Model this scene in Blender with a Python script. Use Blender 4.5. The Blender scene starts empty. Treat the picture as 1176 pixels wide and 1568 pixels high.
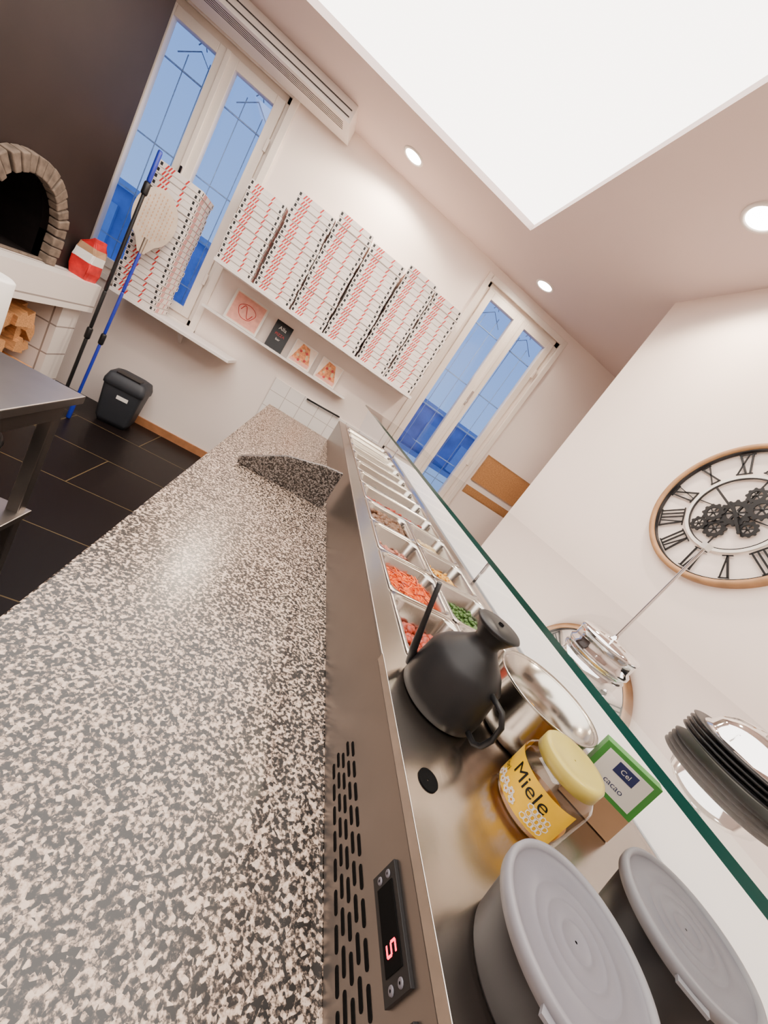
import bpy, math, random
from mathutils import Vector, Matrix
random.seed(7)
scene=bpy.context.scene
COL=scene.collection
pi=math.pi

# ------------------------------------------------------------ materials
def nodes(name):
    m=bpy.data.materials.new(name); m.use_nodes=True
    nt=m.node_tree; nt.nodes.clear()
    out=nt.nodes.new('ShaderNodeOutputMaterial')
    return m,nt,out
def L(nt,a,b): nt.links.new(a,b)
def coords(nt,kind='Object',scale=(1,1,1),rot=(0,0,0)):
    tc=nt.nodes.new('ShaderNodeTexCoord'); mp=nt.nodes.new('ShaderNodeMapping')
    mp.inputs['Scale'].default_value=scale; mp.inputs['Rotation'].default_value=rot
    L(nt,tc.outputs[kind],mp.inputs['Vector']); return mp.outputs['Vector']
def mat(name,color,rough=.5,metal=0,var=.06,scale=15,bump=0,bscale=None,stretch=(1,1,1),spec=.5,coat=0):
    m,nt,out=nodes(name)
    b=nt.nodes.new('ShaderNodeBsdfPrincipled')
    v=coords(nt,'Object',stretch)
    n=nt.nodes.new('ShaderNodeTexNoise'); n.inputs['Scale'].default_value=scale; n.inputs['Detail'].default_value=4
    L(nt,v,n.inputs['Vector'])
    r=nt.nodes.new('ShaderNodeValToRGB')
    c=color
    r.color_ramp.elements[0].position=.3; r.color_ramp.elements[1].position=.7
    r.color_ramp.elements[0].color=(c[0]*(1-var),c[1]*(1-var),c[2]*(1-var),1)
    r.color_ramp.elements[1].color=(min(1,c[0]*(1+var)),min(1,c[1]*(1+var)),min(1,c[2]*(1+var)),1)
    L(nt,n.outputs['Fac'],r.inputs['Fac']); L(nt,r.outputs['Color'],b.inputs['Base Color'])
    b.inputs['Roughness'].default_value=rough; b.inputs['Metallic'].default_value=metal
    b.inputs['Specular IOR Level'].default_value=spec
    b.inputs['Coat Weight'].default_value=coat
    if bump:
        n2=nt.nodes.new('ShaderNodeTexNoise'); n2.inputs['Scale'].default_value=bscale or scale*4
        L(nt,v,n2.inputs['Vector'])
        bp=nt.nodes.new('ShaderNodeBump'); bp.inputs['Strength'].default_value=bump; bp.inputs['Distance'].default_value=.002
        L(nt,n2.outputs['Fac'],bp.inputs['Height']); L(nt,bp.outputs['Normal'],b.inputs['Normal'])
    L(nt,b.outputs['BSDF'],out.inputs['Surface'])
    return m
def emit(name,color,strength):
    m,nt,out=nodes(name)
    e=nt.nodes.new('ShaderNodeEmission'); e.inputs['Color'].default_value=(*color,1); e.inputs['Strength'].default_value=strength
    L(nt,e.outputs[0],out.inputs['Surface']); return m
def glassmat(name,tint,ior=1.5,rough=0.0,boost=1.0):
    # thin sheet glass: reflect on the entering face only (both faces of the sheet share one reflection)
    m,nt,out=nodes(name)
    t=nt.nodes.new('ShaderNodeBsdfTransparent'); t.inputs[0].default_value=(*tint,1)
    g=nt.nodes.new('ShaderNodeBsdfGlossy'); g.inputs['Roughness'].default_value=rough
    f=nt.nodes.new('ShaderNodeFresnel'); f.inputs[0].default_value=ior
    geo=nt.nodes.new('ShaderNodeNewGeometry')
    inv=nt.nodes.new('ShaderNodeMath'); inv.operation='SUBTRACT'; inv.inputs[0].default_value=1; L(nt,geo.outputs['Backfacing'],inv.inputs[1])
    mu=nt.nodes.new('ShaderNodeMath'); mu.operation='MULTIPLY'; mu.use_clamp=True; L(nt,f.outputs[0],mu.inputs[0]); L(nt,inv.outputs[0],mu.inputs[1])
    m2=nt.nodes.new('ShaderNodeMath'); m2.operation='MULTIPLY'; m2.use_clamp=True; L(nt,mu.outputs[0],m2.inputs[0]); m2.inputs[1].default_value=boost
    mx=nt.nodes.new('ShaderNodeMixShader')
    L(nt,m2.outputs[0],mx.inputs[0]); L(nt,t.outputs[0],mx.inputs[1]); L(nt,g.outputs[0],mx.inputs[2])
    L(nt,mx.outputs[0],out.inputs['Surface']); return m
def granite(name,lo,mid,hi,rough=.22):
    m,nt,out=nodes(name)
    b=nt.nodes.new('ShaderNodeBsdfPrincipled'); v=coords(nt)
    n=nt.nodes.new('ShaderNodeTexNoise'); n.inputs['Scale'].default_value=185; n.inputs['Detail'].default_value=3; n.inputs['Roughness'].default_value=.6
    L(nt,v,n.inputs['Vector'])
    vo=nt.nodes.new('ShaderNodeTexVoronoi'); vo.inputs['Scale'].default_value=250
    L(nt,v,vo.inputs['Vector'])
    ma=nt.nodes.new('ShaderNodeMath'); ma.operation='MULTIPLY_ADD'
    sep=nt.nodes.new('ShaderNodeSeparateColor'); L(nt,vo.outputs['Color'],sep.inputs[0])
    L(nt,sep.outputs[0],ma.inputs[0]); ma.inputs[1].default_value=.30; L(nt,n.outputs['Fac'],ma.inputs[2])
    r=nt.nodes.new('ShaderNodeValToRGB'); r.color_ramp.interpolation='LINEAR'
    e=r.color_ramp.elements
    e[0].position=.56; e[0].color=(*lo,1)
    e[1].position=.83; e[1].color=(*hi,1)
    x=e.new(.645); x.color=(*mid,1)
    x=e.new(.71); x.color=(hi[0]*.62,hi[1]*.57,hi[2]*.53,1)
    L(nt,ma.outputs[0],r.inputs[0]); L(nt,r.outputs[0],b.inputs['Base Color'])
    b.inputs['Roughness'].default_value=rough
    L(nt,b.outputs[0],out.inputs[0]); return m
def brick(name,c1,c2,mortar,w,h,ms,kind='Object',rough=.4,rot=(0,0,0),offset=.5,spec=.5):
    m,nt,out=nodes(name)
    b=nt.nodes.new('ShaderNodeBsdfPrincipled'); v=coords(nt,kind,(1,1,1),rot)
    t=nt.nodes.new('ShaderNodeTexBrick'); t.inputs['Scale'].default_value=1
    t.inputs['Color1'].default_value=(*c1,1); t.inputs['Color2'].default_value=(*c2,1); t.inputs['Mortar'].default_value=(*mortar,1)
    t.inputs['Brick Width'].default_value=w; t.inputs['Row Height'].default_value=h; t.inputs['Mortar Size'].default_value=ms
    t.offset=offset
    L(nt,v,t.inputs['Vector']); L(nt,t.outputs['Color'],b.inputs['Base Color'])
    b.inputs['Roughness'].default_value=rough; b.inputs['Specular IOR Level'].default_value=spec
    L(nt,b.outputs[0],out.inputs[0]); return m

WALL=mat('wall_paint',(.87,.755,.69),.75,var=.015,scale=3,bump=.05,bscale=200)
WALLB=mat('wall_paint_back',(.89,.78,.71),.75,var=.015,scale=3,bump=.05,bscale=200)
CEIL=mat('ceiling_paint',(.70,.575,.54),.85,var=.01,scale=2)
SKYL=emit('skylight_glow',(1,.91,.84),7.0)
LAMP=emit('lamp_glow',(1,.93,.82),60)
FLOOR=brick('slate_tile',(.006,.0042,.004),(.008,.005,.005),(.12,.085,.04),.92,.46,.003,rough=.35,spec=.22)
TILE=brick('white_tile',(.86,.81,.76),(.84,.79,.74),(.5,.44,.39),.15,.15,.003,rough=.2,rot=(pi/2,0,0),offset=0)
TILEX=brick('white_tile_side',(.84,.76,.70),(.82,.74,.68),(.34,.28,.25),.20,.20,.005,rough=.25,rot=(pi/2,0,pi/2),offset=0)
WHITE=mat('white_lacquer',(.86,.79,.74),.35,var=.01)
FRAME=mat('window_paint',(.82,.73,.65),.4,var=.01)
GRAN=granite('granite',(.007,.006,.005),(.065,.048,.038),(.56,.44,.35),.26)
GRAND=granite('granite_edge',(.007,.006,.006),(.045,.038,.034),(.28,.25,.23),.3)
STEEL=mat('brushed_steel',(.46,.41,.365),.22,1,var=.03,scale=30,stretch=(12,.6,12),bump=.02,bscale=60)
PANST=mat('pan_steel',(.55,.50,.45),.20,1,var=.03,scale=10)
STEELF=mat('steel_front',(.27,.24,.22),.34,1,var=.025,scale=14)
STEELD=mat('steel_table',(.42,.385,.36),.36,1,var=.06,scale=8)
CHROME=mat('chrome',(.80,.80,.80),.06,1,var=.02)
BLACK=mat('black_plastic',(.008,.008,.009),.4,var=.1,spec=.35)
KETT=mat('black_enamel',(.010,.010,.011),.42,var=.08,spec=.3)
FLATDK=mat('flat_dark',(.003,.003,.003),.9,var=.1,spec=.1)
GASKET=mat('gasket',(.04,.035,.03),.7)
LED=emit('led_red',(1,.01,.05),7)
GLASS=glassmat('clear_glass',(.955,.98,.968),boost=3.0)
JGLASS=glassmat('jar_glass',(.97,.96,.92),boost=1.5)
WGLASS=glassmat('window_glass',(.95,.97,1.0))
GEDGE=mat('glass_edge_green',(.003,.06,.048),.12,var=.25,scale=4,spec=.8)
GREY=mat('grey_tub',(.020,.019,.022),.45,var=.04,spec=.3)
GREYL=mat('grey_lid',(.135,.13,.152),.42,var=.03,spec=.35)
GREYR=mat('grey_lid_rim',(.20,.195,.215),.42,var=.03,spec=.35)
YEL=mat('yellow_label',(.90,.52,.003),.4,var=.06,scale=40)
YLID=mat('yellow_lid',(.58,.46,.09),.3,var=.04)
HONEY=mat('honey',(.62,.24,.01),.15,var=.3)
WHT=mat('white_print',(.8,.77,.72),.5,var=.01)
NAVY=mat('navy_print',(.01,.02,.10),.5)
GREEN=mat('green_print',(.05,.26,.04),.5)
KRAFT=mat('kraft_paper',(.42,.24,.13),.6,var=.1)
HOOD=mat('dark_brown_panel',(.018,.0105,.009),.5,var=.12,scale=6,spec=.3)
BRICK=mat('oven_brick',(.13,.095,.07),.85,var=.4,scale=25,bump=.5,bscale=60)
CHAMB=mat('chamber_lining',(.006,.004,.004),.95,var=.3,spec=.1)  # near-black lining of the oven chamber
WOOD=mat('firewood',(.60,.29,.11),.75,var=.3,scale=25,stretch=(1,6,6))
OAK=mat('oak',(.38,.20,.085),.5,var=.18,scale=20)
BASEW=mat('wood_skirting',(.40,.17,.07),.5,var=.2,scale=12)
CORK=mat('cork',(.46,.22,.08),.9,var=.25,scale=90)
BLUE=mat('blue_handle',(.01,.025,.33),.35)
ALU=mat('aluminium',(.42,.35,.28),.5,1,var=.08)
RED=mat('red_print',(.50,.008,.01),.5,var=.3,scale=20)
BIN=mat('bin_plastic',(.032,.035,.042),.5,var=.05,spec=.3)
PINK=mat('pink_card',(.78,.36,.28),.6,var=.1,scale=30)
CREAM=mat('cream_card',(.85,.68,.55),.6,var=.05,scale=30)
ORG=mat('orange_print',(.74,.24,.08),.6,var=.5,scale=40)
CARROT=mat('carrot',(.82,.13,.003),.5,var=.2,scale=60)
TOM=mat('tomato_food',(.32,.035,.012),.4,var=.3,scale=60)
HAM=mat('ham_food',(.42,.15,.10),.5,var=.2,scale=60)
MUSH=mat('mushroom_food',(.14,.06,.025),.5,var=.4,scale=60)
CORN=mat('corn_food',(.68,.34,.04),.45,var=.2,scale=60)
CHEESE=mat('cheese_food',(.58,.42,.22),.5,var=.15,scale=60)
OLIVE=mat('olive_food',(.04,.035,.012),.3,var=.3,scale=60)
HERB=mat('herb_food',(.06,.13,.02),.5,var=.3,scale=60)
GRILL=mat('grille_iron',(.30,.42,.62),.6)
EXTR=mat('outside_wall',(.20,.30,.55),.9,var=.25,scale=3)

def boxmat():
    m,nt,out=nodes('pizza_box_print')
    b=nt.nodes.new('ShaderNodeBsdfPrincipled')
    tc=nt.nodes.new('ShaderNodeTexCoord'); s=nt.nodes.new('ShaderNodeSeparateXYZ'); L(nt,tc.outputs['UV'],s.inputs[0])
    u,v=s.outputs[0],s.outputs[1]
    def M(op,a,b_=None,c=None):
        n=nt.nodes.new('ShaderNodeMath'); n.operation=op
        for i,x in enumerate((a,b_,c)):
            if x is None: continue
            if isinstance(x,(int,float)): n.inputs[i].default_value=x
            else: L(nt,x,n.inputs[i])
        return n.outputs[0]
    def band(x,a,b_): return M('MULTIPLY',M('GREATER_THAN',x,a),M('LESS_THAN',x,b_))
    uu=M('MULTIPLY_ADD',v,-.05,u)
    f=M('FRACT',M('MULTIPLY',uu,15))
    st=M('MULTIPLY',M('LESS_THAN',f,.52),M('MAXIMUM',band(uu,.13,.33),band(uu,.60,.67)))
    st=M('MULTIPLY',st,band(v,.04,.96))
    bl=M('MULTIPLY',M('MAXIMUM',band(u,.02,.075),band(u,.90,.95)),band(v,.2,.8))
    mx=nt.nodes.new('ShaderNodeMix'); mx.data_type='RGBA'
    mx.inputs[6].default_value=(.86,.77,.71,1); mx.inputs[7].default_value=(.56,.02,.018,1); L(nt,st,mx.inputs[0])
    m2=nt.nodes.new('ShaderNodeMix'); m2.data_type='RGBA'; L(nt,mx.outputs[2],m2.inputs[6]); m2.inputs[7].default_value=(.01,.01,.01,1); L(nt,bl,m2.inputs[0])
    L(nt,m2.outputs[2],b.inputs['Base Color']); b.inputs['Roughness'].default_value=.6
    L(nt,b.outputs[0],out.inputs[0]); return m
BOXP=boxmat()
BOXW=mat('pizza_box_card',(.76,.68,.62),.65,var=.02)

# ------------------------------------------------------------ mesh builder
class B:
    def __init__(s): s.v=[];s.f=[];s.m=[];s.s=[];s.uv=[];s.mats=[]
    def mi(s,m):
        if m not in s.mats: s.mats.append(m)
        return s.mats.index(m)
    def add(s,vs,fs,m,smooth=False,M=None,uvs=None):
        o=len(s.v)
        for p in vs:
            p=Vector(p)
            if M is not None: p=M@p
            s.v.append(p)
        k=s.mi(m)
        for i,f in enumerate(fs):
            s.f.append([o+j for j in f]); s.m.append(k); s.s.append(smooth)
            s.uv.append(uvs[i] if uvs else None)
    def box(s,x0,x1,y0,y1,z0,z1,m,M=None,side=None):
        vs=[(x0,y0,z0),(x1,y0,z0),(x1,y1,z0),(x0,y1,z0),(x0,y0,z1),(x1,y0,z1),(x1,y1,z1),(x0,y1,z1)]
        tb=[(0,3,2,1),(4,5,6,7)]; sd=[(0,1,5,4),(1,2,6,5),(2,3,7,6),(3,0,4,7)]
        s.add(vs,tb,m,M=M)
        u=[[(0,0),(1,0),(1,1),(0,1)]]*4
        o=len(s.v)-8; k=s.mi(side or m)
        for i,f in enumerate(sd):
            s.f.append([o+j for j in f]); s.m.append(k); s.s.append(False); s.uv.append(u[i])
    def loft(s,loops,m,smooth=True,cap0=False,cap1=False,M=None,closed=True):
        vs=[];fs=[];n=len(loops[0])
        for l in loops: vs+=list(l)
        for i in range(len(loops)-1):
            for j in range(n if closed else n-1):
                a=i*n+j;b=i*n+(j+1)%n
                fs.append((a,b,b+n,a+n))
        s.add(vs,fs,m,smooth,M)
        o=len(s.v)-len(vs);k=s.mi(m)
        if cap0: s.f.append([o+j for j in range(n)][::-1]); s.m.append(k); s.s.append(False); s.uv.append(None)
        if cap1: s.f.append([o+(len(loops)-1)*n+j for j in range(n)]); s.m.append(k); s.s.append(False); s.uv.append(None)
    def lathe(s,prof,c,m,seg=48,M=None,smooth=True,cap0=False,cap1=False,arc=None):
        T=Matrix.Translation(c)
        if M is not None: T=T@M
        if arc:
            a0,a1=arc
            loops=[[(r*math.cos(a0+(a1-a0)*j/seg),r*math.sin(a0+(a1-a0)*j/seg),z) for j in range(seg+1)] for r,z in prof]
            s.loft(loops,m,smooth,False,False,T,closed=False); return
        loops=[[(r*math.cos(2*pi*j/seg),r*math.sin(2*pi*j/seg),z) for j in range(seg)] for r,z in prof]
        s.loft(loops,m,smooth,cap0,cap1,T)
    def tube(s,pts,r,m,seg=12,smooth=True):
        pts=[Vector(p) for p in pts]; rs=r if isinstance(r,(list,tuple)) else [r]*len(pts)
        loops=[]; up=Vector((0.123,.3,.95)).normalized()
        for i,p in enumerate(pts):
            d=(pts[min(i+1,len(pts)-1)]-pts[max(i-1,0)]).normalized()
            a=d.cross(up)
            if a.length<.05: a=d.cross(Vector((1,0,0)))
            a.normalize(); b=d.cross(a)
            loops.append([p+a*math.cos(2*pi*j/seg)*rs[i]+b*math.sin(2*pi*j/seg)*rs[i] for j in range(seg)])
        s.loft(loops,m,smooth,True,True)
    def prism(s,poly,a0,a1,axis,m,M=None):
        def P(p,a):
            return (a,p[0],p[1]) if axis==0 else ((p[0],a,p[1]) if axis==1 else (p[0],p[1],a))
        n=len(poly); vs=[P(p,a0) for p in poly]+[P(p,a1) for p in poly]
        fs=[tuple(range(n))[::-1],tuple(range(n,2*n))]+[(i,(i+1)%n,(i+1)%n+n,i+n) for i in range(n)]
        s.add(vs,fs,m,M=M)
    def build(s,name,parent=None,bevel=0,seg=2,recalc=True,sub=0):
        me=bpy.data.meshes.new(name); me.from_pydata([tuple(v) for v in s.v],[],s.f)
        for m in s.mats: me.materials.append(m)
        uvl=me.uv_layers.new(name='UVMap')
        for i,p in enumerate(me.polygons):
            p.material_index=s.m[i]; p.use_smooth=s.s[i]
            if s.uv[i]:
                for k,li in enumerate(p.loop_indices): uvl.data[li].uv=s.uv[i][k]
        me.validate()
        if recalc:
            import bmesh
            bm=bmesh.new(); bm.from_mesh(me); bmesh.ops.recalc_face_normals(bm,faces=bm.faces); bm.to_mesh(me); bm.free()
        ob=bpy.data.objects.new(name,me); COL.objects.link(ob)
        if bevel:
            md=ob.modifiers.new('bevel','BEVEL'); md.width=bevel; md.segments=seg; md.limit_method='ANGLE'; md.angle_limit=math.radians(50)
        if parent: ob.parent=parent
        return ob
def rr(cx,cy,w,h,r,z,n=5):
    pts=[]
    for (sx,sy,a0) in ((1,1,0),(-1,1,90),(-1,-1,180),(1,-1,270)):
        for i in range(n+1):
            a=math.radians(a0+90*i/n)
            pts.append((cx+sx*(w/2-r)+r*math.cos(a),cy+sy*(h/2-r)+r*math.sin(a),z))
    return pts
def text_mesh(s,size,ext=0):
    cu=bpy.data.curves.new('t','FONT'); cu.body=s; cu.size=size; cu.extrude=ext; cu.align_x='CENTER'
    ob=bpy.data.objects.new('t',cu); COL.objects.link(ob); bpy.context.view_layer.update()
    dg=bpy.context.evaluated_depsgraph_get(); me=ob.evaluated_get(dg).to_mesh()
    vs=[v.co.copy() for v in me.vertices]; fs=[tuple(p.vertices) for p in me.polygons]
    ob.evaluated_get(dg).to_mesh_clear(); bpy.data.objects.remove(ob); bpy.data.curves.remove(cu)
    return vs,fs

H=1.42; CZ=2.89; YW=3.67; XC=1.62
# ------------------------------------------------------------ room
b=B(); b.box(-2.5,3.3,-2.2,YW+.2,-.1,0,FLOOR); b.build('floor')
wins=[(-2.02,-1.07),(.86,1.81)]; WZ0,WZ1=.98,2.78
b=B()
xs=[-2.5,-2.02,-1.07,.86,1.81,3.3]
for i in range(5):
    if i in (1,3):
        b.box(xs[i],xs[i+1],YW,YW+.2,0,WZ0,WALLB); b.box(xs[i],xs[i+1],YW,YW+.2,WZ1,CZ,WALLB)
    else: b.box(xs[i],xs[i+1],YW,YW+.2,0,CZ,WALLB)
b.build('wall_back')
b=B(); b.box(-2.5,-2.4,-2.2,YW,0,CZ,WALL); b.build('wall_left')
b=B(); b.box(-2.5,3.3,-2.3,-2.2,0,CZ,WALL); b.build('wall_front')
b=B(); b.box(XC,3.2,-2.2,2.35,0,CZ,WALL); b.build('wall_right')
b=B(); b.box(3.2,3.3,-2.2,YW,0,CZ,WALL); b.build('wall_alcove')
b=B()
wx0,wx1,wy0,wy1=-1.6,.737,-1.0,2.93
b.box(-2.5,wx0,-2.3,YW+.2,CZ,CZ+.04,CEIL); b.box(wx1,3.3,-2.3,YW+.2,CZ,CZ+.04,CEIL)
b.box(wx0,wx1,-2.3,wy0,CZ,CZ+.04,CEIL); b.box(wx0,wx1,wy1,YW+.2,CZ,CZ+.04,CEIL)
zt=CZ+.042
b.build('ceiling')
b=B(); b.box(wx0-.03,wx1+.03,wy0-.03,wy1+.03,zt,zt+.03,SKYL); b.build('skylight')
b=B(); b.box(-1.35,-.30,YW-.015,YW,0,.07,BASEW); b.build('baseboard_back')
b=B(); b.box(-.30,.84,YW-.012,YW,0,1.02,TILE); b.build('trim_tile_back')
b=B(); b.box(XC-.012,XC,-2.2,2.35,0,.07,WHITE); b.build('baseboard_right')

def window(name,x0,x1):
    e=bpy.data.objects.new(name,None); COL.objects.link(e)
    b=B(); y0,y1=YW+.03,YW+.10; z0,z1=WZ0,WZ1
    t=.04
    for (a,c,d,f) in ((x0-t,x0+.012,z0-t,z1+t),(x1-.012,x1+t,z0-t,z1+t)): b.box(a,c,YW-.022,YW+.0,d,f,FRAME)
    b.box(x0,x1,YW-.022,YW,z1-.012,z1+t,FRAME); b.box(x0-t,x1+t,YW-.028,YW,z0-t,z0+.005,FRAME)
    w=.05
    b.box(x0,x0+w,y0,y1,z0,z1,FRAME); b.box(x1-w,x1,y0,y1,z0,z1,FRAME); b.box(x0,x1,y0,y1,z1-w,z1,FRAME); b.box(x0,x1,y0,y1,z0,z0+w,FRAME)
    xm=(x0+x1)/2
    for (a,c) in ((x0+w,xm-.004),(xm+.004,x1-w)):
        s=.065; yy0,yy1=YW+.012,YW+.075
        b.box(a,a+s,yy0,yy1,z0+w,z1-w,FRAME); b.box(c-s,c,yy0,yy1,z0+w,z1-w,FRAME)
        b.box(a+s,c-s,yy0,yy1,z1-w-s,z1-w,FRAME); b.box(a+s,c-s,yy0,yy1,z0+w,z0+w+s,FRAME)
    b.box(xm-.018,xm+.018,YW+.0,YW+.012,z0+w,z1-w,FRAME)
    for hz in (z0+.35,z1-.4): b.box(x1-w-.012,x1-w+.012,YW+.0,YW+.014,hz,hz+.09,FRAME)
    b.box(xm-.012,xm+.012,YW-.012,YW+.0,1.8,1.95,CHROME); b.box(xm-.008,xm+.008,YW-.035,YW-.012,1.82,1.84,CHROME)
    b.build('frame',e,.004)
    g=B(); g.box(x0+w,x1-w,YW+.04,YW+.045,z0+w,z1-w,WGLASS); g.build('pane',e)
    g=B(); yg=YW+.17
    for i in range(7):
        x=x0+.05+i*(x1-x0-.1)/6
        g.tube([(x,yg,z0),(x,yg,z1-.25+.12*math.sin(pi*i/6))],.0035,GRILL,6)
    for z in (z0+.25,z0+.62,z0+1.0,z1-.30): g.box(x0,x1,yg-.006,yg+.006,z,z+.009,GRILL)
    for k in (0,1):
        cx=x0+(x1-x0)*(.27+.46*k)
        g.tube([(cx-.13,yg,z1-.22),(cx,yg,z1-.12),(cx+.13,yg,z1-.22)],.004,GRILL,6)
        g.tube([(cx-.03,yg,z1-.10),(cx,yg,z1-.05),(cx+.03,yg,z1-.10)],.004,GRILL,6)
    g.build('grille',e)
    return e
window('window_1',*wins[0]); window('window_2',*wins[1])
b=B()
b.box(-6,7,7.5,7.7,0,1.75,EXTR); b.box(-6,7,7.4,7.8,1.75,1.85,GRILL)
for i in range(14): b.box(-5.8+i*.9,-5.5+i*.9,7.45,7.5,.7,1.5,GRILL)
b.build('neighbouring_building')
b=B(); b.box(-8,9,YW+.2,12,-.12,-.02,EXTR); b.build('street_ground')

# ------------------------------------------------------------ downlights
for (x,y,p) in ((1.20,3.33,35),(-.17,3.32,110),(1.22,1.66,110),(1.2,-.2,60)):
    b=B(); c=(x,y,CZ)
    b.lathe([(.062,-.002),(.068,-.008),(.082,-.006),(.084,0)],c,WHITE,40)
    b.lathe([(.001,-.003),(.063,-.003)],c,LAMP,40)
    o=b.build('recessed_downlight')
    ld=bpy.data.lights.new('spot','SPOT'); ld.energy=p; ld.spot_size=math.radians(158); ld.spot_blend=.35; ld.shadow_soft_size=.06; ld.color=(1,.83,.64)
    lo=bpy.data.objects.new('spot_lamp',ld); COL.objects.link(lo); lo.location=(x,y,CZ-.015); lo.parent=o

# ------------------------------------------------------------ air conditioner
b=B(); b.box(-1.95,-.63,3.36,YW-.025,2.775,CZ,WHITE)
for k in range(5): b.box(-1.85,-.68,3.40+k*.022,3.408+k*.022,2.7735,2.776,GASKET)
b.box(-1.9,-.65,3.352,3.36,2.80,2.805,GASKET)
b.box(-1.9,-.65,3.352,3.36,2.84,2.845,GASKET)
b.build('air_conditioner',bevel=.003)

# ------------------------------------------------------------ shelves
b=B(); b.box(-1.028,.78,3.35,YW,1.53,1.555,WHITE); b.build('storage_shelf',bevel=.002)
b=B(); b.box(-1.028,.30,3.53,YW,1.195,1.215,WHITE); b.build('picture_ledge',bevel=.002)
b=B(); b.box(-1.54,-.64,3.34,YW-.03,.94,.965,WHITE)
b.prism([(3.64,.94),(3.50,.94),(3.64,.82)],-1.1,-1.08,0,WHITE)
b.build('side_counter_shelf',bevel=.002)
b=B(); b.tube([(.02,3.63,1.01),(.36,3.63,1.03)],.008,BLACK,10); b.box(.03,.045,3.63,3.658,1.003,1.018,BLACK); b.box(.33,.345,3.63,3.658,1.02,1.035,BLACK); b.build('black_wall_rail')

# ------------------------------------------------------------ pizza box stacks
def stack(x0,x1,y0,y1,z0,ztop,jit=.005):
    b=B(); n=round((ztop-z0)/.0405); h=(ztop-z0)/n
    for i in range(n):
        dx=random.uniform(-jit,jit); dy=random.uniform(-jit,jit)*1.2
        z=z0+i*h; c=.0035
        b.box(x0+c+dx,x1-c+dx,y0+c+dy,y1-c,z,z+.004,BOXW)
        b.box(x0+dx,x1+dx,y0+dy,y1-.001,z+.004,z+h-.0015,BOXW,side=BOXP)
    return b.build('pizza_box_stack')
S=[(-1.02,-.752,2.125),(-.725,-.432,2.265),(-.42,-.138,2.34),(-.122,.178,2.315),(.195,.465,2.365),(.475,.755,2.335)]
for a,c,t in S: stack(a,c,3.362,YW-.012,1.555,t)
stack(-1.535,-1.245,3.345,3.61,.965,1.86,.006)

# ------------------------------------------------------------ cards on ledge
def card(name,x0,x1,h,m,deco):
    b=B(); T=Matrix.Translation((0,3.59,1.217))@Matrix.Rotation(math.radians(-12),4,'X')
    b.box(x0,x1,0,.008,0,h,m,M=T); deco(b,x0,x1,h,T); return b.build(name)
def d1(b,x0,x1,h,T):
    b.box(x0+.012,x1-.012,-.001,0,.012,h-.012,CREAM,M=T)
    b.box(x0+.02,x1-.02,-.002,-.001,.02,h-.02,PINK,M=T)
    cx=(x0+x1)/2
    pts=[T@Vector((cx+.07*math.cos(t)*(1+.1*math.sin(3*t)),-.003,h/2+.06*math.sin(t))) for t in [i*2*pi/30 for i in range(31)]]
    b.tube(pts,.0025,RED,6)
    pts=[T@Vector((cx-.05+.10*i/20,-.003,h/2+.045*math.sin(i/20*2*pi))) for i in range(21)]
    b.tube(pts,.003,RED,6)
def d2(b,x0,x1,h,T):
    for s,z,sz,m in (('Alla',h*.72,.045,WHT),('PIZZA',h*.50,.032,RED),('bar',h*.34,.03,WHT)):
        v,f=text_mesh(s,sz); b.add([((x0+x1)/2+p.x,-.0015,z+p.y) for p in v],f,m,M=T)
def d3(b,x0,x1,h,T):
    cx=(x0+x1)/2
    b.box(x0+.006,x1-.006,-.001,0,.006,h-.006,CREAM,M=T)
    R=Matrix.Rotation(pi/2,4,'X')
    b.prism([(cx-.085,h*.12),(cx+.09,h*.20),(cx+.03,h*.90),(cx-.04,h*.94)],-.002,-.0012,1,ORG,M=T)
    b.prism([(cx-.09,h*.08),(cx+.085,h*.08),(cx+.09,h*.24),(cx-.085,h*.20)],-.0028,-.0012,1,PINK,M=T)
    for k in range(9):
        a=k*2.4; b.lathe([(.001,.004),(.012,.0035)],(0,0,0),RED if k%2 else CHEESE,10,M=T@Matrix.Translation((cx+.04*math.cos(a),0,h*.45+.05*math.sin(a)))@R)
card('framed_print',-.875,-.59,.262,WHT,d1)
card('menu_card',-.505,-.355,.24,BLACK,d2)
card('pizza_illustration_card',-.295,-.085,.20,WHT,d3)
card('pizza_illustration_card',-.035,.175,.20,WHT,d3)

# ------------------------------------------------------------ cork board
b=B(); b.box(1.90,2.56,YW-.014,YW-.004,1.24,1.535,CORK); b.box(1.89,2.57,YW-.018,YW,1.23,1.24,OAK); b.box(1.89,2.57,YW-.018,YW,1.535,1.545,OAK)
b.box(1.89,1.90,YW-.018,YW,1.24,1.535,OAK); b.box(2.56,2.57,YW-.018,YW,1.24,1.535,OAK); b.build('cork_board')

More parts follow.
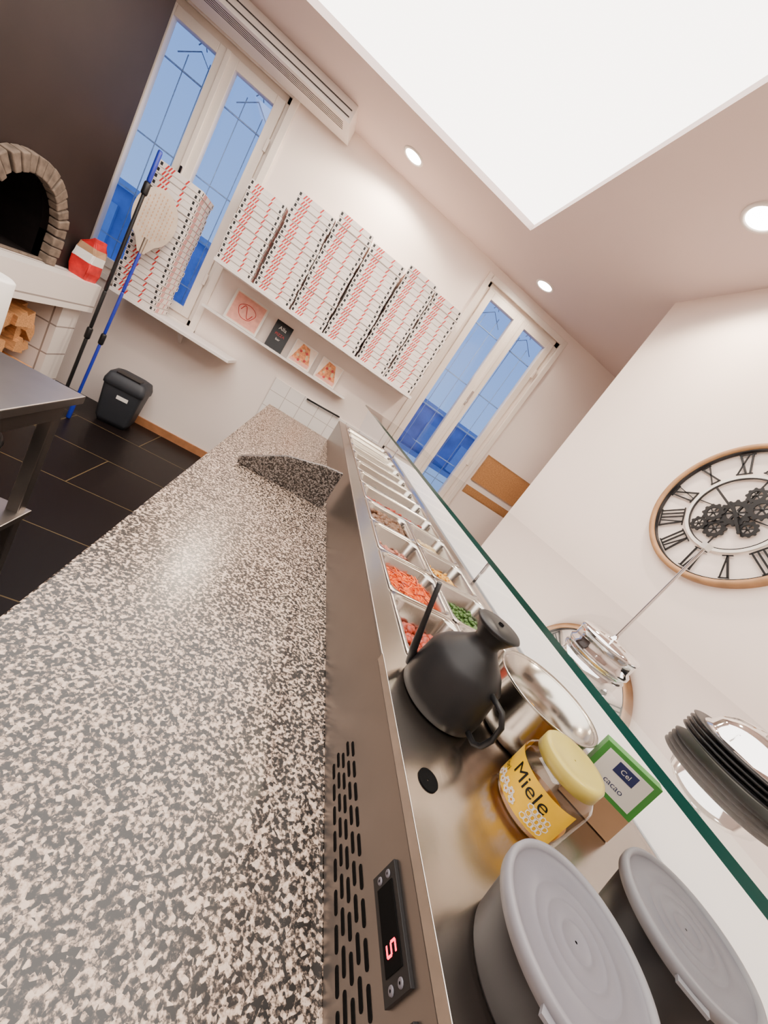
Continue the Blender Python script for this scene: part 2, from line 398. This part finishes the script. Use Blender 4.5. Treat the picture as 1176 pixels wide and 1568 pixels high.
# ------------------------------------------------------------ clock
cy,cz,cr=1.135,1.82,.312
b=B()
RX=Matrix.Rotation(-pi/2,4,'Y')   # local z -> -x
c=(XC,cy,cz)
b.lathe([(cr-.024,0),(cr-.024,.024),(cr-.018,.030),(cr-.004,.030),(cr,.022),(cr,0)],c,OAK,96,M=RX)
def ring(r0,r1,z0,z1,m,seg=80,cen=(0,0)):
    b.lathe([(r0,z0),(r0,z1),(r1,z1),(r1,z0),(r0,z0)],(XC,cy+cen[0],cz+cen[1]),m,seg,M=RX,smooth=False)
ring(cr-.028,cr-.023,.004,.022,BLACK)
ring(.160,.172,.006,.014,WHT)
ring(.156,.159,.006,.014,BLACK)
def bar(t0,r0,t1,r1,w,theta,x=.012,m=BLACK):
    a=Vector((t0,r0));d=Vector((t1,r1))-a;n=Vector((-d.y,d.x)).normalized()*w/2
    q=[a+n,a-n,a+d-n,a+d+n]
    def W(p,xx):
        ct,st=math.cos(theta),math.sin(theta)
        R=p.x*ct+p.y*st; U=-p.x*st+p.y*ct
        return (XC-xx,cy-R,cz+U)
    vs=[W(p,x) for p in q]+[W(p,x-.005) for p in q]
    b.add(vs,[(0,1,2,3),(7,6,5,4),(0,4,5,1),(1,5,6,2),(2,6,7,3),(3,7,4,0)],m)
NUM=['XII','I','II','III','IIII','V','VI','VII','VIII','IX','X','XI']
ri,ro=.182,.274
for h,s in enumerate(NUM):
    th=h*pi/6
    wid={'I':.017,'V':.034,'X':.036}
    tot=sum(wid[q] for q in s); x=-tot/2
    for q in s:
        w=wid[q]; cx=x+w/2
        if q=='I': bar(cx,ri,cx,ro,.006,th)
        elif q=='V': bar(cx-w*.38,ro,cx,ri,.007,th); bar(cx+w*.38,ro,cx,ri,.004,th)
        else: bar(cx-w*.38,ro,cx+w*.38,ri,.007,th); bar(cx+w*.38,ro,cx-w*.38,ri,.004,th)
        x+=w
    bar(-tot/2,ri,tot/2,ri,.004,th); bar(-tot/2,ro,tot/2,ro,.004,th)
def gear(dy,dz,r,teeth,x):
    n=teeth*4; loops=[]
    for rr_,k in ((r*.62,0),(r,1)):
        pts=[]
        for i in range(n):
            R=rr_*(1.18 if (k and i%4 in (0,1)) else 1)
            a=2*pi*i/n; pts.append((R*math.cos(a),R*math.sin(a)))
        loops.append(pts)
    z0,z1=x,x+.005
    lp=[[(p[0],p[1],z0) for p in loops[0]],[(p[0],p[1],z1) for p in loops[0]],[(p[0],p[1],z1) for p in loops[1]],[(p[0],p[1],z0) for p in loops[1]],[(p[0],p[1],z0) for p in loops[0]]]
    T=Matrix.Translation((XC,cy+dy,cz+dz))@RX
    b.loft(lp,BLACK,False,M=T)
    for k in range(3):
        b.box(-r*.7,r*.7,-r*.07,r*.07,z0+.001,z1-.001,BLACK,M=T@Matrix.Rotation(k*pi/3,4,'Z'))
    b.lathe([(r*.2,z0),(r*.2,z1),(.001,z1)],(XC,cy+dy,cz+dz),BLACK,16,M=RX)
gear(0,0,.050,14,.012); gear(.065,-.03,.034,10,.016); gear(.02,-.085,.036,10,.009); gear(-.065,.045,.040,12,.016); gear(-.075,-.04,.030,10,.009); gear(.08,-.092,.028,9,.014); gear(-.01,.09,.030,10,.010)
bar(0,-.03,0,.14,.008,math.radians(-62),.028); bar(0,-.03,0,.10,.010,math.radians(135),.026)
bar(-.155,0,.155,0,.0035,0,.010); bar(0,-.155,0,.155,.0035,0,.010)
b.build('wall_clock')

# ------------------------------------------------------------ pizza oven
e=bpy.data.objects.new('pizza_oven',None); COL.objects.link(e)
XO=-1.65; ac,ar=2.55,.25; zl=.95
b=B()
zs_=zl+.16
arcpts=[(ac+ar*math.cos(t),zs_+ar*math.sin(t)) for t in [pi*i/24 for i in range(25)]]
b.box(XO-.04,XO,ac+ar,3.17,zl,CZ,HOOD); b.box(XO-.04,XO,.9,ac-ar,zl,CZ,HOOD)
for i in range(24):
    p,q=arcpts[i],arcpts[i+1]
    b.prism([q,p,(p[0],CZ),(q[0],CZ)],XO-.04,XO,0,HOOD)
b.box(-2.4,XO-.04,3.13,3.17,zl,CZ,HOOD); b.box(-2.4,XO-.04,.9,.94,zl,CZ,HOOD)
b.build('hood_facade',e)
b=B()
lp=[[(x,p[0],p[1]) for p in ([(ac+ar,zl)]+arcpts+[(ac-ar,zl)])] for x in (XO,-2.35)]
b.loft(lp,CHAMB,True,closed=False); b.box(-2.36,-2.35,ac-.4,ac+.4,zl,1.5,CHAMB); b.box(-2.35,XO,ac-ar,ac+ar,zl+.0,zl+.006,CHAMB)
b.build('oven_chamber',e,recalc=False)
b=B()
rb=.07; nb=17
for i in range(nb):
    t0=pi*i/nb+.014; t1=pi*(i+1)/nb-.014; jr=random.uniform(-.006,.008); pr=XO+.05+random.uniform(-.008,.008)
    q=[]
    for (t,r) in ((t0,ar-.015),(t1,ar-.015),(t1,ar+rb+jr),(t0,ar+rb+jr)):
        q.append((ac+r*math.cos(t),zs_+r*math.sin(t)))
    b.prism(q,XO,pr,0,BRICK)
for sgn in (1,-1):
    for k in range(3):
        y0=ac+sgn*(ar-.015); y1=ac+sgn*(ar+rb+random.uniform(-.01,.01))
        b.box(XO,XO+.05,min(y0,y1),max(y0,y1),zl+.053*k,zl+.053*k+.049,BRICK)
b.box(XO,XO+.03,ac-ar-rb,ac+ar+rb,zl,zl+.012,BRICK)
b.build('brick_arch',e,bevel=.008,seg=2)
b=B()
b.box(-2.38,-1.50,1.3,3.17,.76,zl,TILEX)
b.box(-2.38,-1.56,2.98,3.17,0,.76,TILEX); b.box(-2.38,-1.56,1.3,1.45,0,.76,TILEX); b.box(-2.38,-2.3,1.45,2.98,0,.76,WALL)
b.build('tiled_base',e)
b=B()
for i in range(96):
    k=i//16; y=1.55+(i%16)*.088+random.uniform(-.02,.02); z=.06+k*.108+random.uniform(0,.02)
    r=random.uniform(.04,.058); a=random.uniform(-.2,.2)
    T=Matrix.Translation((-1.80+random.uniform(-.04,.06),y,z))@Matrix.Rotation(a,4,'Z')@Matrix.Rotation(random.uniform(-.1,.1),4,'Y')@Matrix.Rotation(random.uniform(0,6),4,'X')
    ln=random.uniform(.15,.20)
    b.prism([(-r,-r*.6),(r,-r*.7),(r*.9,r*.4),(0,r)],-ln,ln,0,WOOD,M=T)
b.build('firewood_pile')
# crumpled flour bag
b=B(); T=Matrix.Translation((-1.575,3.085,.95))
def cr_(l,a):
    return [(x+random.uniform(-a,a),y+random.uniform(-a,a),z+random.uniform(-a,a)*.5) for x,y,z in l]
l0=rr(0,0,.10,.13,.012,0); l1=cr_(rr(0,0,.115,.145,.012,.05),.003); l2=cr_(rr(0,0,.11,.145,.012,.11),.004); l3=cr_(rr(0,.005,.11,.14,.012,.165),.005); l4=cr_(rr(.005,.005,.085,.14,.01,.205),.005); l5=cr_(rr(.02,0,.035,.13,.008,.24),.003); l6=cr_(rr(.03,0,.012,.13,.004,.262),.002)
b.loft([l0,l1,l2],RED,False,M=T,cap0=True); b.loft([l2,l3],WHT,False,M=T); b.loft([l3,l4],KRAFT,False,M=T); b.loft([l4,l5,l6],RED,False,M=T,cap1=True)
b.build('flour_bag')

# ------------------------------------------------------------ pizza peels
def peel(base,top,head,kind):
    b=B(); base=Vector(base); top=Vector(top); d=(top-base).normalized(); ln=(top-base).length
    q=d.to_track_quat('Z','Y').to_matrix().to_4x4(); T=Matrix.Translation(base)@q
    def pole(z0,z1,r,m): b.lathe([(r*.8,z0),(r,z0+.01),(r,z1-.01),(r*.8,z1)],(0,0,0),m,14,M=T,cap0=True,cap1=True)
    if kind=='round':
        pole(0,.18,.015,BLUE); pole(.18,.60,.010,BLUE); pole(.60,.68,.017,BLACK); pole(.68,1.0,.010,BLUE)
        pole(1.0,1.30,.010,BLUE)
        R=Matrix.Rotation(head,4,'Z'); hc=1.53
        b.prism([(-.02,1.29),(.02,1.29),(.06,1.37)]+[(.125*math.cos(t),hc+.185*math.sin(t)) for t in [(-50+280*i/30)*pi/180 for i in range(31)]]+[(-.06,1.37)],-.0015,.0015,1,ALU,M=T@R)
        for i in range(-4,5):
            for j in range(-6,7):
                x,z=i*.022,hc+j*.024
                if (x/.10)**2+((z-hc)/.155)**2<1: b.box(x-.003,x+.003,-.0022,.0022,z-.007,z+.007,KRAFT,M=T@R)
        b.lathe([(.010,1.28),(.012,1.39)],(0,0,0),ALU,12,M=T)
    else:
        pole(0,.12,.014,BLACK); pole(.12,.60,.011,BLACK); pole(.60,.68,.018,BLACK); pole(.68,.95,.011,BLACK)
        pole(.95,ln-.2,.011,BLACK); pole(ln-.2,ln,.014,BLUE); pole(ln-.28,ln-.2,.02,BLACK)
    return b.build('pizza_peel')
peel((-1.43,3.06,0),(-1.49,3.22,1.88),0,'pole')
peel((-1.375,3.10,0),(-1.395,3.25,1.72),.35,'round')

# ------------------------------------------------------------ waste bin
b=B(); T=Matrix.Translation((-1.22,3.43,0))@Matrix.Rotation(.12,4,'Z')
b.loft([rr(0,0,.20,.18,.03,0),rr(0,0,.235,.215,.03,.05),rr(0,0,.275,.25,.035,.32)],BIN,M=T,cap0=True)
b.loft([rr(0,0,.275,.25,.035,.32),rr(0,0,.29,.265,.035,.325),rr(0,0,.29,.265,.035,.36),rr(0,0,.26,.235,.04,.415),rr(0,0,.20,.17,.04,.43)],BIN,M=T,cap1=True)
b.box(-.09,.09,-.128,-.122,.335,.352,BLACK,M=T)
b.box(-.02,.06,-.124,-.118,.24,.27,WHT,M=T)
b.box(-.085,.085,-.10,-.02,.425,.436,BLACK,M=T)
b.build('waste_bin')

# ------------------------------------------------------------ steel table (left)
b=B(); xt=-.625
b.box(-1.35,xt,-.3,1.47,.82,.85,STEELD)
for (x,y) in ((-.675,1.42),(-1.30,1.42),(-.675,-.25),(-1.30,-.25)):
    b.box(x-.02,x+.02,y-.02,y+.02,0.02,.82,STEELD); b.lathe([(.018,0),(.022,.02)],(x,y,0),BLACK,12,cap0=True)
b.box(-1.33,-.64,-.28,1.45,.33,.355,STEELD)
b.box(-.66,-.65,-.25,1.42,.75,.82,STEELD); b.box(-1.3,-.67,1.41,1.42,.75,.82,STEELD)
b.build('steel_work_table',bevel=.003)
b=B(); b.lathe([(.012,0),(.012,.235),(.016,.24),(.055,.24),(.06,.235),(.06,.005),(.055,0),(.012,0)],(-.90,1.36,.85),WHT,36); b.build('paper_towel_roll')
b=B(); b.lathe([(.001,0),(.12,0),(.135,.02),(.145,.30),(.15,.31),(.14,.33),(.03,.345),(.02,.36),(.001,.362)],(-.82,1.20,.355),BLACK,40); b.build('black_storage_bucket')

# ------------------------------------------------------------ refrigerated counter with granite top
GX0,GX1,GY0,GY1=-.18,.73,-.75,2.70; GZ=.95
b=B()
b.box(GX0,GX1,GY0,GY1,GZ-.03,GZ,GRAN)
b.box(GX0+.03,GX1-.03,GY0+.03,GY1-.03,.12,GZ-.03,STEELF)
for i in range(4):
    y0=GY0+.06+i*.83; b.box(GX0+.012,GX0+.03,y0,y0+.79,.16,.88,STEELF); b.box(GX0-.0,GX0+.012,y0+.04,y0+.75,.82,.84,STEEL)
for x in (GX0+.08,GX1-.08):
    for y in (GY0+.1,1.0,GY1-.1): b.lathe([(.02,0),(.025,.12)],(x,y,0),BLACK,12,cap0=True)
b.build('refrigerated_counter',bevel=.003)
b=B()
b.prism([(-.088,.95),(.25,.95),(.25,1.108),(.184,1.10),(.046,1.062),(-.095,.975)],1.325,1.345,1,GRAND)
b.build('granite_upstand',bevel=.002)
b=B(); b.box(.735,1.10,-.75,2.66,1.085,1.11,WHITE); b.box(.98,1.01,-.75,2.66,0,1.085,WALL)
b.build('service_counter',bevel=.003)

# ------------------------------------------------------------ topping unit
UX0,UX1,UY0,UY1=.272,.70,-.30,2.65; UZ=1.116
e=bpy.data.objects.new('refrigerated_topping_unit',None); COL.objects.link(e)
b=B()
b.box(UX0,UX0+.006,UY0,UY1,GZ,UZ-.003,STEELF); b.box(UX1-.006,UX1,UY0,UY1,GZ,UZ-.003,STEELF)
b.box(UX0+.006,UX1-.006,UY0,UY0+.006,GZ,UZ-.003,STEELF); b.box(UX0+.006,UX1-.006,UY1-.006,UY1,GZ,UZ-.003,STEELF)
b.box(UX0+.006,UX1-.006,UY0+.006,UY1-.006,GZ,GZ+.01,STEELF)
PX0,PX1=.322,.664; PY0=.44; NP=12; PP=.18
b.box(UX0,PX0+.004,.42,UY1,UZ-.003,UZ,STEEL); b.box(PX1-.004,UX1,.42,UY1,UZ-.003,UZ,STEEL)
b.box(PX0,PX1,.42,PY0+.004,UZ-.003,UZ,STEEL); b.box(PX0,PX1,PY0+NP*PP-.004,UY1,UZ-.003,UZ,STEEL)
b.build('body',e,bevel=.0015)
b=B(); b.box(UX0-.002,UX1+.002,UY0-.002,.418,UZ-.010,UZ+.004,STEEL)
b.box(UX0-.0005,UX0+.001,UY0,.418,UZ-.0125,UZ-.010,GASKET)
b.build('compressor_cover',e,bevel=.002)
b=B()
def slot(y,z,l,h,m,x=UX0):
    n=6; pts=[]
    for i in range(n+1):
        a=-pi/2+pi*i/n; pts.append((y+l/2-h/2+h/2*math.cos(a),z+h/2*math.sin(a)))
    for i in range(n+1):
        a=pi/2+pi*i/n; pts.append((y-l/2+h/2+h/2*math.cos(a),z+h/2*math.sin(a)))
    b.prism(pts,x-.0006,x+.001,0,m)
for r in range(5):
    for k in range(17):
        slot(.335-.0265*k+(.008 if r%2 else 0),.976+r*.0122,.020,.0052,FLATDK)  # flat dark plates on the face; slot shade is put into their colour
b.build('vent_slots',e)
b=B()
b.box(UX0-.004,UX0,.112,.189,1.050,1.085,BLACK); b.box(UX0-.0048,UX0-.004,.125,.178,1.056,1.079,FLATDK)
b.box(UX0-.004,UX0,.072,.098,1.052,1.083,BLACK); b.box(UX0-.007,UX0-.004,.076,.094,1.057,1.078,GASKET)
for i,y in enumerate((.138,)):
    for (dy,dz,w,h) in ((0,.006,.007,.0018),(0,0,.007,.0018),(0,-.006,.007,.0018),(.0035,.003,.0018,.006),(-.0035,-.003,.0018,.006)):
        b.box(UX0-.0054,UX0-.0048,y+dy-w/2,y+dy+w/2,1.068+dz-h/2,1.068+dz+h/2,LED)
for y in (.183,.118):
    for z in (1.074,1.061): b.lathe([(.001,.0012),(.0028,.0012),(.0032,0)],(UX0-.004,y,z),GREYL,12,M=RX)
b.build('thermostat',e,bevel=.0005)
b=B(); b.lathe([(.001,.0045),(.011,.0045),(.0125,.0055),(.0125,.0042)],(.300,.245,UZ),FLATDK,24); b.build('cover_hole',e)  # dark disc laid on the cover, its colour stands for shade in the hole

pans=B()
def pan(x0,x1,y0,y1):
    cx,cy_=(x0+x1)/2,(y0+y1)/2; w,h=x1-x0,y1-y0; z=UZ
    pans.loft([rr(cx,cy_,w,h,.010,z+.0005),rr(cx,cy_,w,h,.010,z+.003),rr(cx,cy_,w-.014,h-.014,.024,z+.003),rr(cx,cy_,w-.022,h-.022,.030,z-.004),rr(cx,cy_,w-.034,h-.034,.032,z-.085),rr(cx,cy_,w-.05,h-.05,.028,z-.095)],PANST,True,cap1=True)
foods=[]
for i in range(NP):
    y0=PY0+i*PP; y1=y0+PP-.002
    if i<4:
        xm=(PX0+PX1)/2
        pan(PX0,xm-.001,y0,y1); pan(xm+.001,PX1,y0,y1)
        foods+= [((PX0+xm)/2,(y0+y1)/2,(xm-PX0)-.042,PP-.042,i,0),((PX1+xm)/2,(y0+y1)/2,(xm-PX0)-.042,PP-.042,i,1)]
    else:
        pan(PX0,PX1,y0,y1); foods.append(((PX0+PX1)/2,(y0+y1)/2,PX1-PX0-.046,PP-.042,i,0))
pans.build('gastronorm_pans',e,recalc=False)
def lump(b,c,s,m):
    T=Matrix.Translation(c)@Matrix.Rotation(random.uniform(0,6),4,'Z')@Matrix.Rotation(random.uniform(-.6,.6),4,'X')@Matrix.Diagonal((s*random.uniform(.8,1.3),s*random.uniform(.7,1.2),s*random.uniform(.5,.9),1))
    b.lathe([(.01,-1),(.7,-.7),(1,0),(.7,.7),(.01,1)],(0,0,0),m,8,M=T)
FT={(0,0):('sliced_tomatoes',TOM,.013,.62),(0,1):('black_olives',OLIVE,.010,.7),(1,0):('grated_carrots',CARROT,0,.86),(1,1):('chopped_herbs',HERB,.007,.72),
    (2,0):('diced_ham',HAM,.008,.62),(2,1):('sweetcorn',CORN,.006,.72),(3,0):('sliced_mushrooms',MUSH,.014,.9),(3,1):('sliced_onions',CHEESE,.01,.7),
    (4,0):('diced_peppers',TOM,.009,.72),(5,0):('black_olives',OLIVE,.010,.7),(6,0):('grated_cheese',CHEESE,.008,.75),(7,0):('sliced_mushrooms',MUSH,.012,.75),(8,0):('diced_ham',HAM,.01,.7),(9,0):('artichokes',CORN,.014,.7),(10,0):('chopped_herbs',HERB,.012,.75),(11,0):('grated_cheese',CHEESE,.008,.7)}
for (cx,cyy,w,h,i,j) in foods:
    nm,m,s,fill=FT[(i,j)]
    b=B(); zb=UZ-.093; ztop=zb+.09*fill
    b.loft([rr(cx,cyy,w-.008,h-.008,.026,zb),rr(cx,cyy,w,h,.026,ztop-.008)],m,True,cap0=True,cap1=True)
    n=130 if w<.2 else 200
    for k in range(n):
        x=cx+random.uniform(-.44,.44)*w; y=cyy+random.uniform(-.44,.44)*h
        if s==0:
            hgt=ztop-.006+.02*max(0,1-((x-cx)/w*2)**2-((y-cyy)/h*2)**2)*random.random()
            a=random.uniform(0,6); l=random.uniform(.010,.018)
            p=Vector((x,y,hgt)); d=Vector((math.cos(a)*l,math.sin(a)*l,random.uniform(-.005,.006)))
            lim=lambda v:Vector((max(cx-w/2+.002,min(cx+w/2-.002,v.x)),max(cyy-h/2+.002,min(cyy+h/2-.002,v.y)),v.z))
            b.tube([lim(p-d),p+Vector((0,0,.003)),lim(p+d)],.0016,m if k%5 else TOM,5)
        else: lump(b,(x,y,ztop-.006+random.uniform(0,.006)),s*.75,m)
    o=b.build(nm,e,recalc=False)
# glass guard
SZ=1.30; NX=.367
g=bpy.data.objects.new('glass_sneeze_guard',None); COL.objects.link(g)
b=B(); b.box(NX,1.10,-.35,1.60,SZ,SZ+.008,GLASS,side=GEDGE); b.build('glass_shelf',g)
b=B(); b.box(NX,.70,1.604,2.62,SZ,SZ+.008,GLASS,side=GEDGE); b.build('glass_shelf_far',g)
b=B(); b.box(.690,.696,-.28,2.62,UZ+.005,SZ,WGLASS); b.build('glass_front',g)
b=B(); b.prism([(.42,UZ+.002),(.688,UZ+.002),(.688,SZ),(.40,SZ)],2.61,2.616,1,WGLASS); b.build('glass_end',g)
b=B()
for y in (-.2,.95,2.55):
    b.tube([(.718,y,GZ),(.718,y,SZ)],.006,CHROME)
b.build('guard_posts',g)

CT=UZ+.004
# ------------------------------------------------------------ oil jug (black)
b=B(); c=Vector((.357,.371,CT))
b.lathe([(.001,0),(.056,0),(.061,.004),(.0615,.02),(.057,.068),(.048,.082),(.027,.102),(.019,.112),(.019,.118),(.029,.135),(.033,.140),(.031,.1425),(.012,.144),(.001,.144)],c,KETT,56)
b.tube([c+Vector((-.048,.034,.012)),c+Vector((-.058,.036,.035)),c+Vector((-.073,.037,.085)),c+Vector((-.090,.038,.142))],[.0075,.006,.0042,.0036],KETT,14)
hp=[(.052,.074),(.075,.072),(.086,.060),(.088,.040),(.084,.022),(.075,.014),(.056,.016)]
dv=Vector((.30,-.954,0))
b.tube([c+dv*r+Vector((0,0,z)) for r,z in hp],.0038,KETT,10)
b.lathe([(.004,.144),(.004,.146)],c,BLACK,12)
b.build('oil_jug')
# ------------------------------------------------------------ steel bowl
c=(.497,.360,CT)
b=B(); b.lathe([(.001,0),(.050,0),(.058,.006),(.070,.04),(.0745,.084),(.0785,.088),(.0795,.086),(.078,.084),(.073,.084),(.0685,.04),(.056,.008),(.001,.003)],c,PANST,64)
for k in range(110):
    a=random.uniform(0,6.28); r=math.sqrt(random.random())*.056
    lump(b,(c[0]+r*math.cos(a),c[1]+r*math.sin(a),CT+.028+random.uniform(0,.006)),.005,CORN)
b.lathe([(.001,.027),(.063,.027)],c,CORN,40)
b.build('mixing_bowl',recalc=False)
# ------------------------------------------------------------ honey jar
c=Vector((.450,.248,CT)); b=B(); R=.0435
b.lathe([(.001,0),(R-.004,0),(R,.006),(R,.058),(R-.001,.064),(R-.006,.071),(R-.009,.075)],c,JGLASS,56)
AL0,AL1=math.radians(95),math.radians(262)
b.lathe([(R+.0005,.010),(R+.0005,.058)],c,YEL,40,arc=(AL0,AL1))
b.lathe([(.001,.001),(R-.004,.002),(R-.004,.022),(.001,.022)],c,HONEY,56)
b.lathe([(R-.010,.073),(R-.006,.074),(R-.006,.088),(R-.008,.091),(R-.014,.0905),(R-.016,.0895),(.001,.0895)],c,YLID,56)
def wrap(s,size,zc,a0,m,off=.001):
    v,f=text_mesh(s,size)
    b.add([(c.x+(R+off)*math.cos(a0+p.x/R),c.y+(R+off)*math.sin(a0+p.x/R),c.z+zc+p.y) for p in v],f,m)
A0=math.radians(196)
wrap('Miele',.024,.036,A0,BLACK); wrap('fiori',.011,.026,A0-.9,BLACK)
for k in range(15):
    a=A0+.30+.11*(k%5)+.055*((k//5)%2); z=.018+.0075*(k//5)
    T=Matrix.Translation((c.x+(R+.0008)*math.cos(a),c.y+(R+.0008)*math.sin(a),c.z+z))@Matrix.Rotation(a,4,'Z')@Matrix.Rotation(pi/2,4,'Y')
    b.lathe([(.0028,.001),(.0040,.001)],(0,0,0),WHT,6,M=T)
for k in range(7):
    a=A0-.85+.13*k; z=.017+.005*(k%2)
    T=Matrix.Translation((c.x+(R+.0008)*math.cos(a),c.y+(R+.0008)*math.sin(a),c.z+z))@Matrix.Rotation(a,4,'Z')@Matrix.Rotation(pi/2,4,'Y')
    for j in range(5):
        bb=j*2*pi/5; b.lathe([(.0005,.001),(.002,.001)],(0,0,0),WHT,6,M=T@Matrix.Translation((.0028*math.cos(bb),.0028*math.sin(bb),0)))
    b.lathe([(.0005,.0013),(.0015,.0013)],(0,0,0),HONEY,6,M=T)
b.build('honey_jar')
# ------------------------------------------------------------ packet
b=B(); T=Matrix.Translation((.575,.268,CT))@Matrix.Rotation(math.radians(-50),4,'Z')@Matrix.Rotation(math.radians(-6),4,'X')
b.box(-.036,.036,-.012,.012,0,.04,KRAFT,M=T); b.box(-.036,.036,-.012,.012,.04,.10,GREEN,M=T)
b.box(-.029,.029,-.0125,-.012,.046,.094,WHT,M=T); b.box(-.012,.014,-.0130,-.0125,.074,.090,NAVY,M=T)
v,f=text_mesh('Cel',.009); b.add([(.001+p.x,-.0133,.079+p.y) for p in v],f,WHT,M=T)
v,f=text_mesh('cacao',.011); b.add([(p.x,-.0129,.056+p.y) for p in v],f,NAVY,M=T)
b.build('food_packet',bevel=.001)
# ------------------------------------------------------------ grey tubs
def tub(x,y,r,h):
    b=B(); c=(x,y,CT)
    b.lathe([(.001,0),(r*.80,0),(r*.84,.004),(r*.95,h-.010),(r*.95,h-.004)],c,GREY,64)
    b.lathe([(r*.95,h-.011),(r*1.03,h-.010),(r*1.045,h-.004),(r*1.03,h+.001),(r*.97,h+.0015),(r*.94,h-.002)],c,GREYR,72)
    b.lathe([(r*.94,h-.002),(r*.92,h-.0035),(r*.60,h-.0030),(r*.585,h-.0022),(r*.57,h-.0030),(r*.42,h-.0030),(r*.405,h-.0022),(r*.39,h-.003),(r*.22,h-.003),(r*.205,h-.002),(r*.19,h-.003),(.001,h-.003)],c,GREYL,72)
    T=Matrix.Translation((x-r*.78,y-r*.62,CT+h-.006))@Matrix.Rotation(math.radians(218),4,'Z')
    b.box(0,.008,-.012,.012,-.002,.001,GREYR,M=T)
    b.build('lidded_food_tub')
tub(.352,.108,.060,.062); tub(.528,.128,.060,.062)
# ------------------------------------------------------------ on the glass shelf
GT=SZ+.008
b=B(); c=(.446,.312,GT)
b.lathe([(.001,0),(.035,0),(.038,.003),(.038,.007),(.035,.010),(.035,.022),(.037,.024),(.035,.028),(.012,.030),(.004,.033),(.002,.040),(.0016,.176),(.001,.178)],c,CHROME,56)
b.box(c[0]-.005,c[0]+.005,c[1]-.003,c[1]+.003,c[2]+.174,c[2]+.181,WHT)
b.build('order_note_stand')
b=B(); c=(.563,.200,GT)
for k in range(4):
    z=k*.0055
    b.lathe([(.001,z),(.040,z),(.055,z+.004),(.0585,z+.006),(.057,z+.007),(.040,z+.003),(.001,z+.0025)],c,BLACK,60)
b.build('black_saucer_stack')
b=B(); z=3*.0055+.003
b.lathe([(.036,z),(.047,z+.001),(.048,z+.005),(.044,z+.008),(.041,z+.018),(.031,z+.028),(.016,z+.033),(.006,z+.035),(.006,z+.039),(.010,z+.042),(.008,z+.046),(.001,z+.047)],c,CHROME,60)
b.build('chrome_cloche')

# ------------------------------------------------------------ world + camera
w=bpy.data.worlds.new('World'); scene.world=w; w.use_nodes=True
nt=w.node_tree; nt.nodes.clear()
o=nt.nodes.new('ShaderNodeOutputWorld'); bg=nt.nodes.new('ShaderNodeBackground')
tc=nt.nodes.new('ShaderNodeTexCoord'); sp=nt.nodes.new('ShaderNodeSeparateXYZ'); rp=nt.nodes.new('ShaderNodeValToRGB')
nt.links.new(tc.outputs['Generated'],sp.inputs[0]); nt.links.new(sp.outputs[2],rp.inputs[0]); nt.links.new(rp.outputs[0],bg.inputs[0]); nt.links.new(bg.outputs[0],o.inputs[0])
rp.color_ramp.elements[0].color=(.27,.44,.82,1); rp.color_ramp.elements[1].color=(.11,.26,.76,1); rp.color_ramp.elements[1].position=.6
bg.inputs[1].default_value=1.6

cam=bpy.data.cameras.new('camera'); co=bpy.data.objects.new('camera',cam); COL.objects.link(co)
cam.sensor_fit='VERTICAL'; cam.sensor_height=36; cam.lens=13.0; cam.clip_start=.01
Rt=Vector((.8225,-.139,.5526)); Dn=Vector((.4707,-.381,-.7965)); Fw=Vector((.3213,.914,-.248))
Fw.normalize(); Rt=(Rt-Fw*Rt.dot(Fw)).normalized(); Up=Rt.cross(Fw)*1.0
M3=Matrix((Rt,Up,-Fw)).transposed()
co.matrix_world=Matrix.Translation((0,0,H))@M3.to_4x4()
scene.camera=co
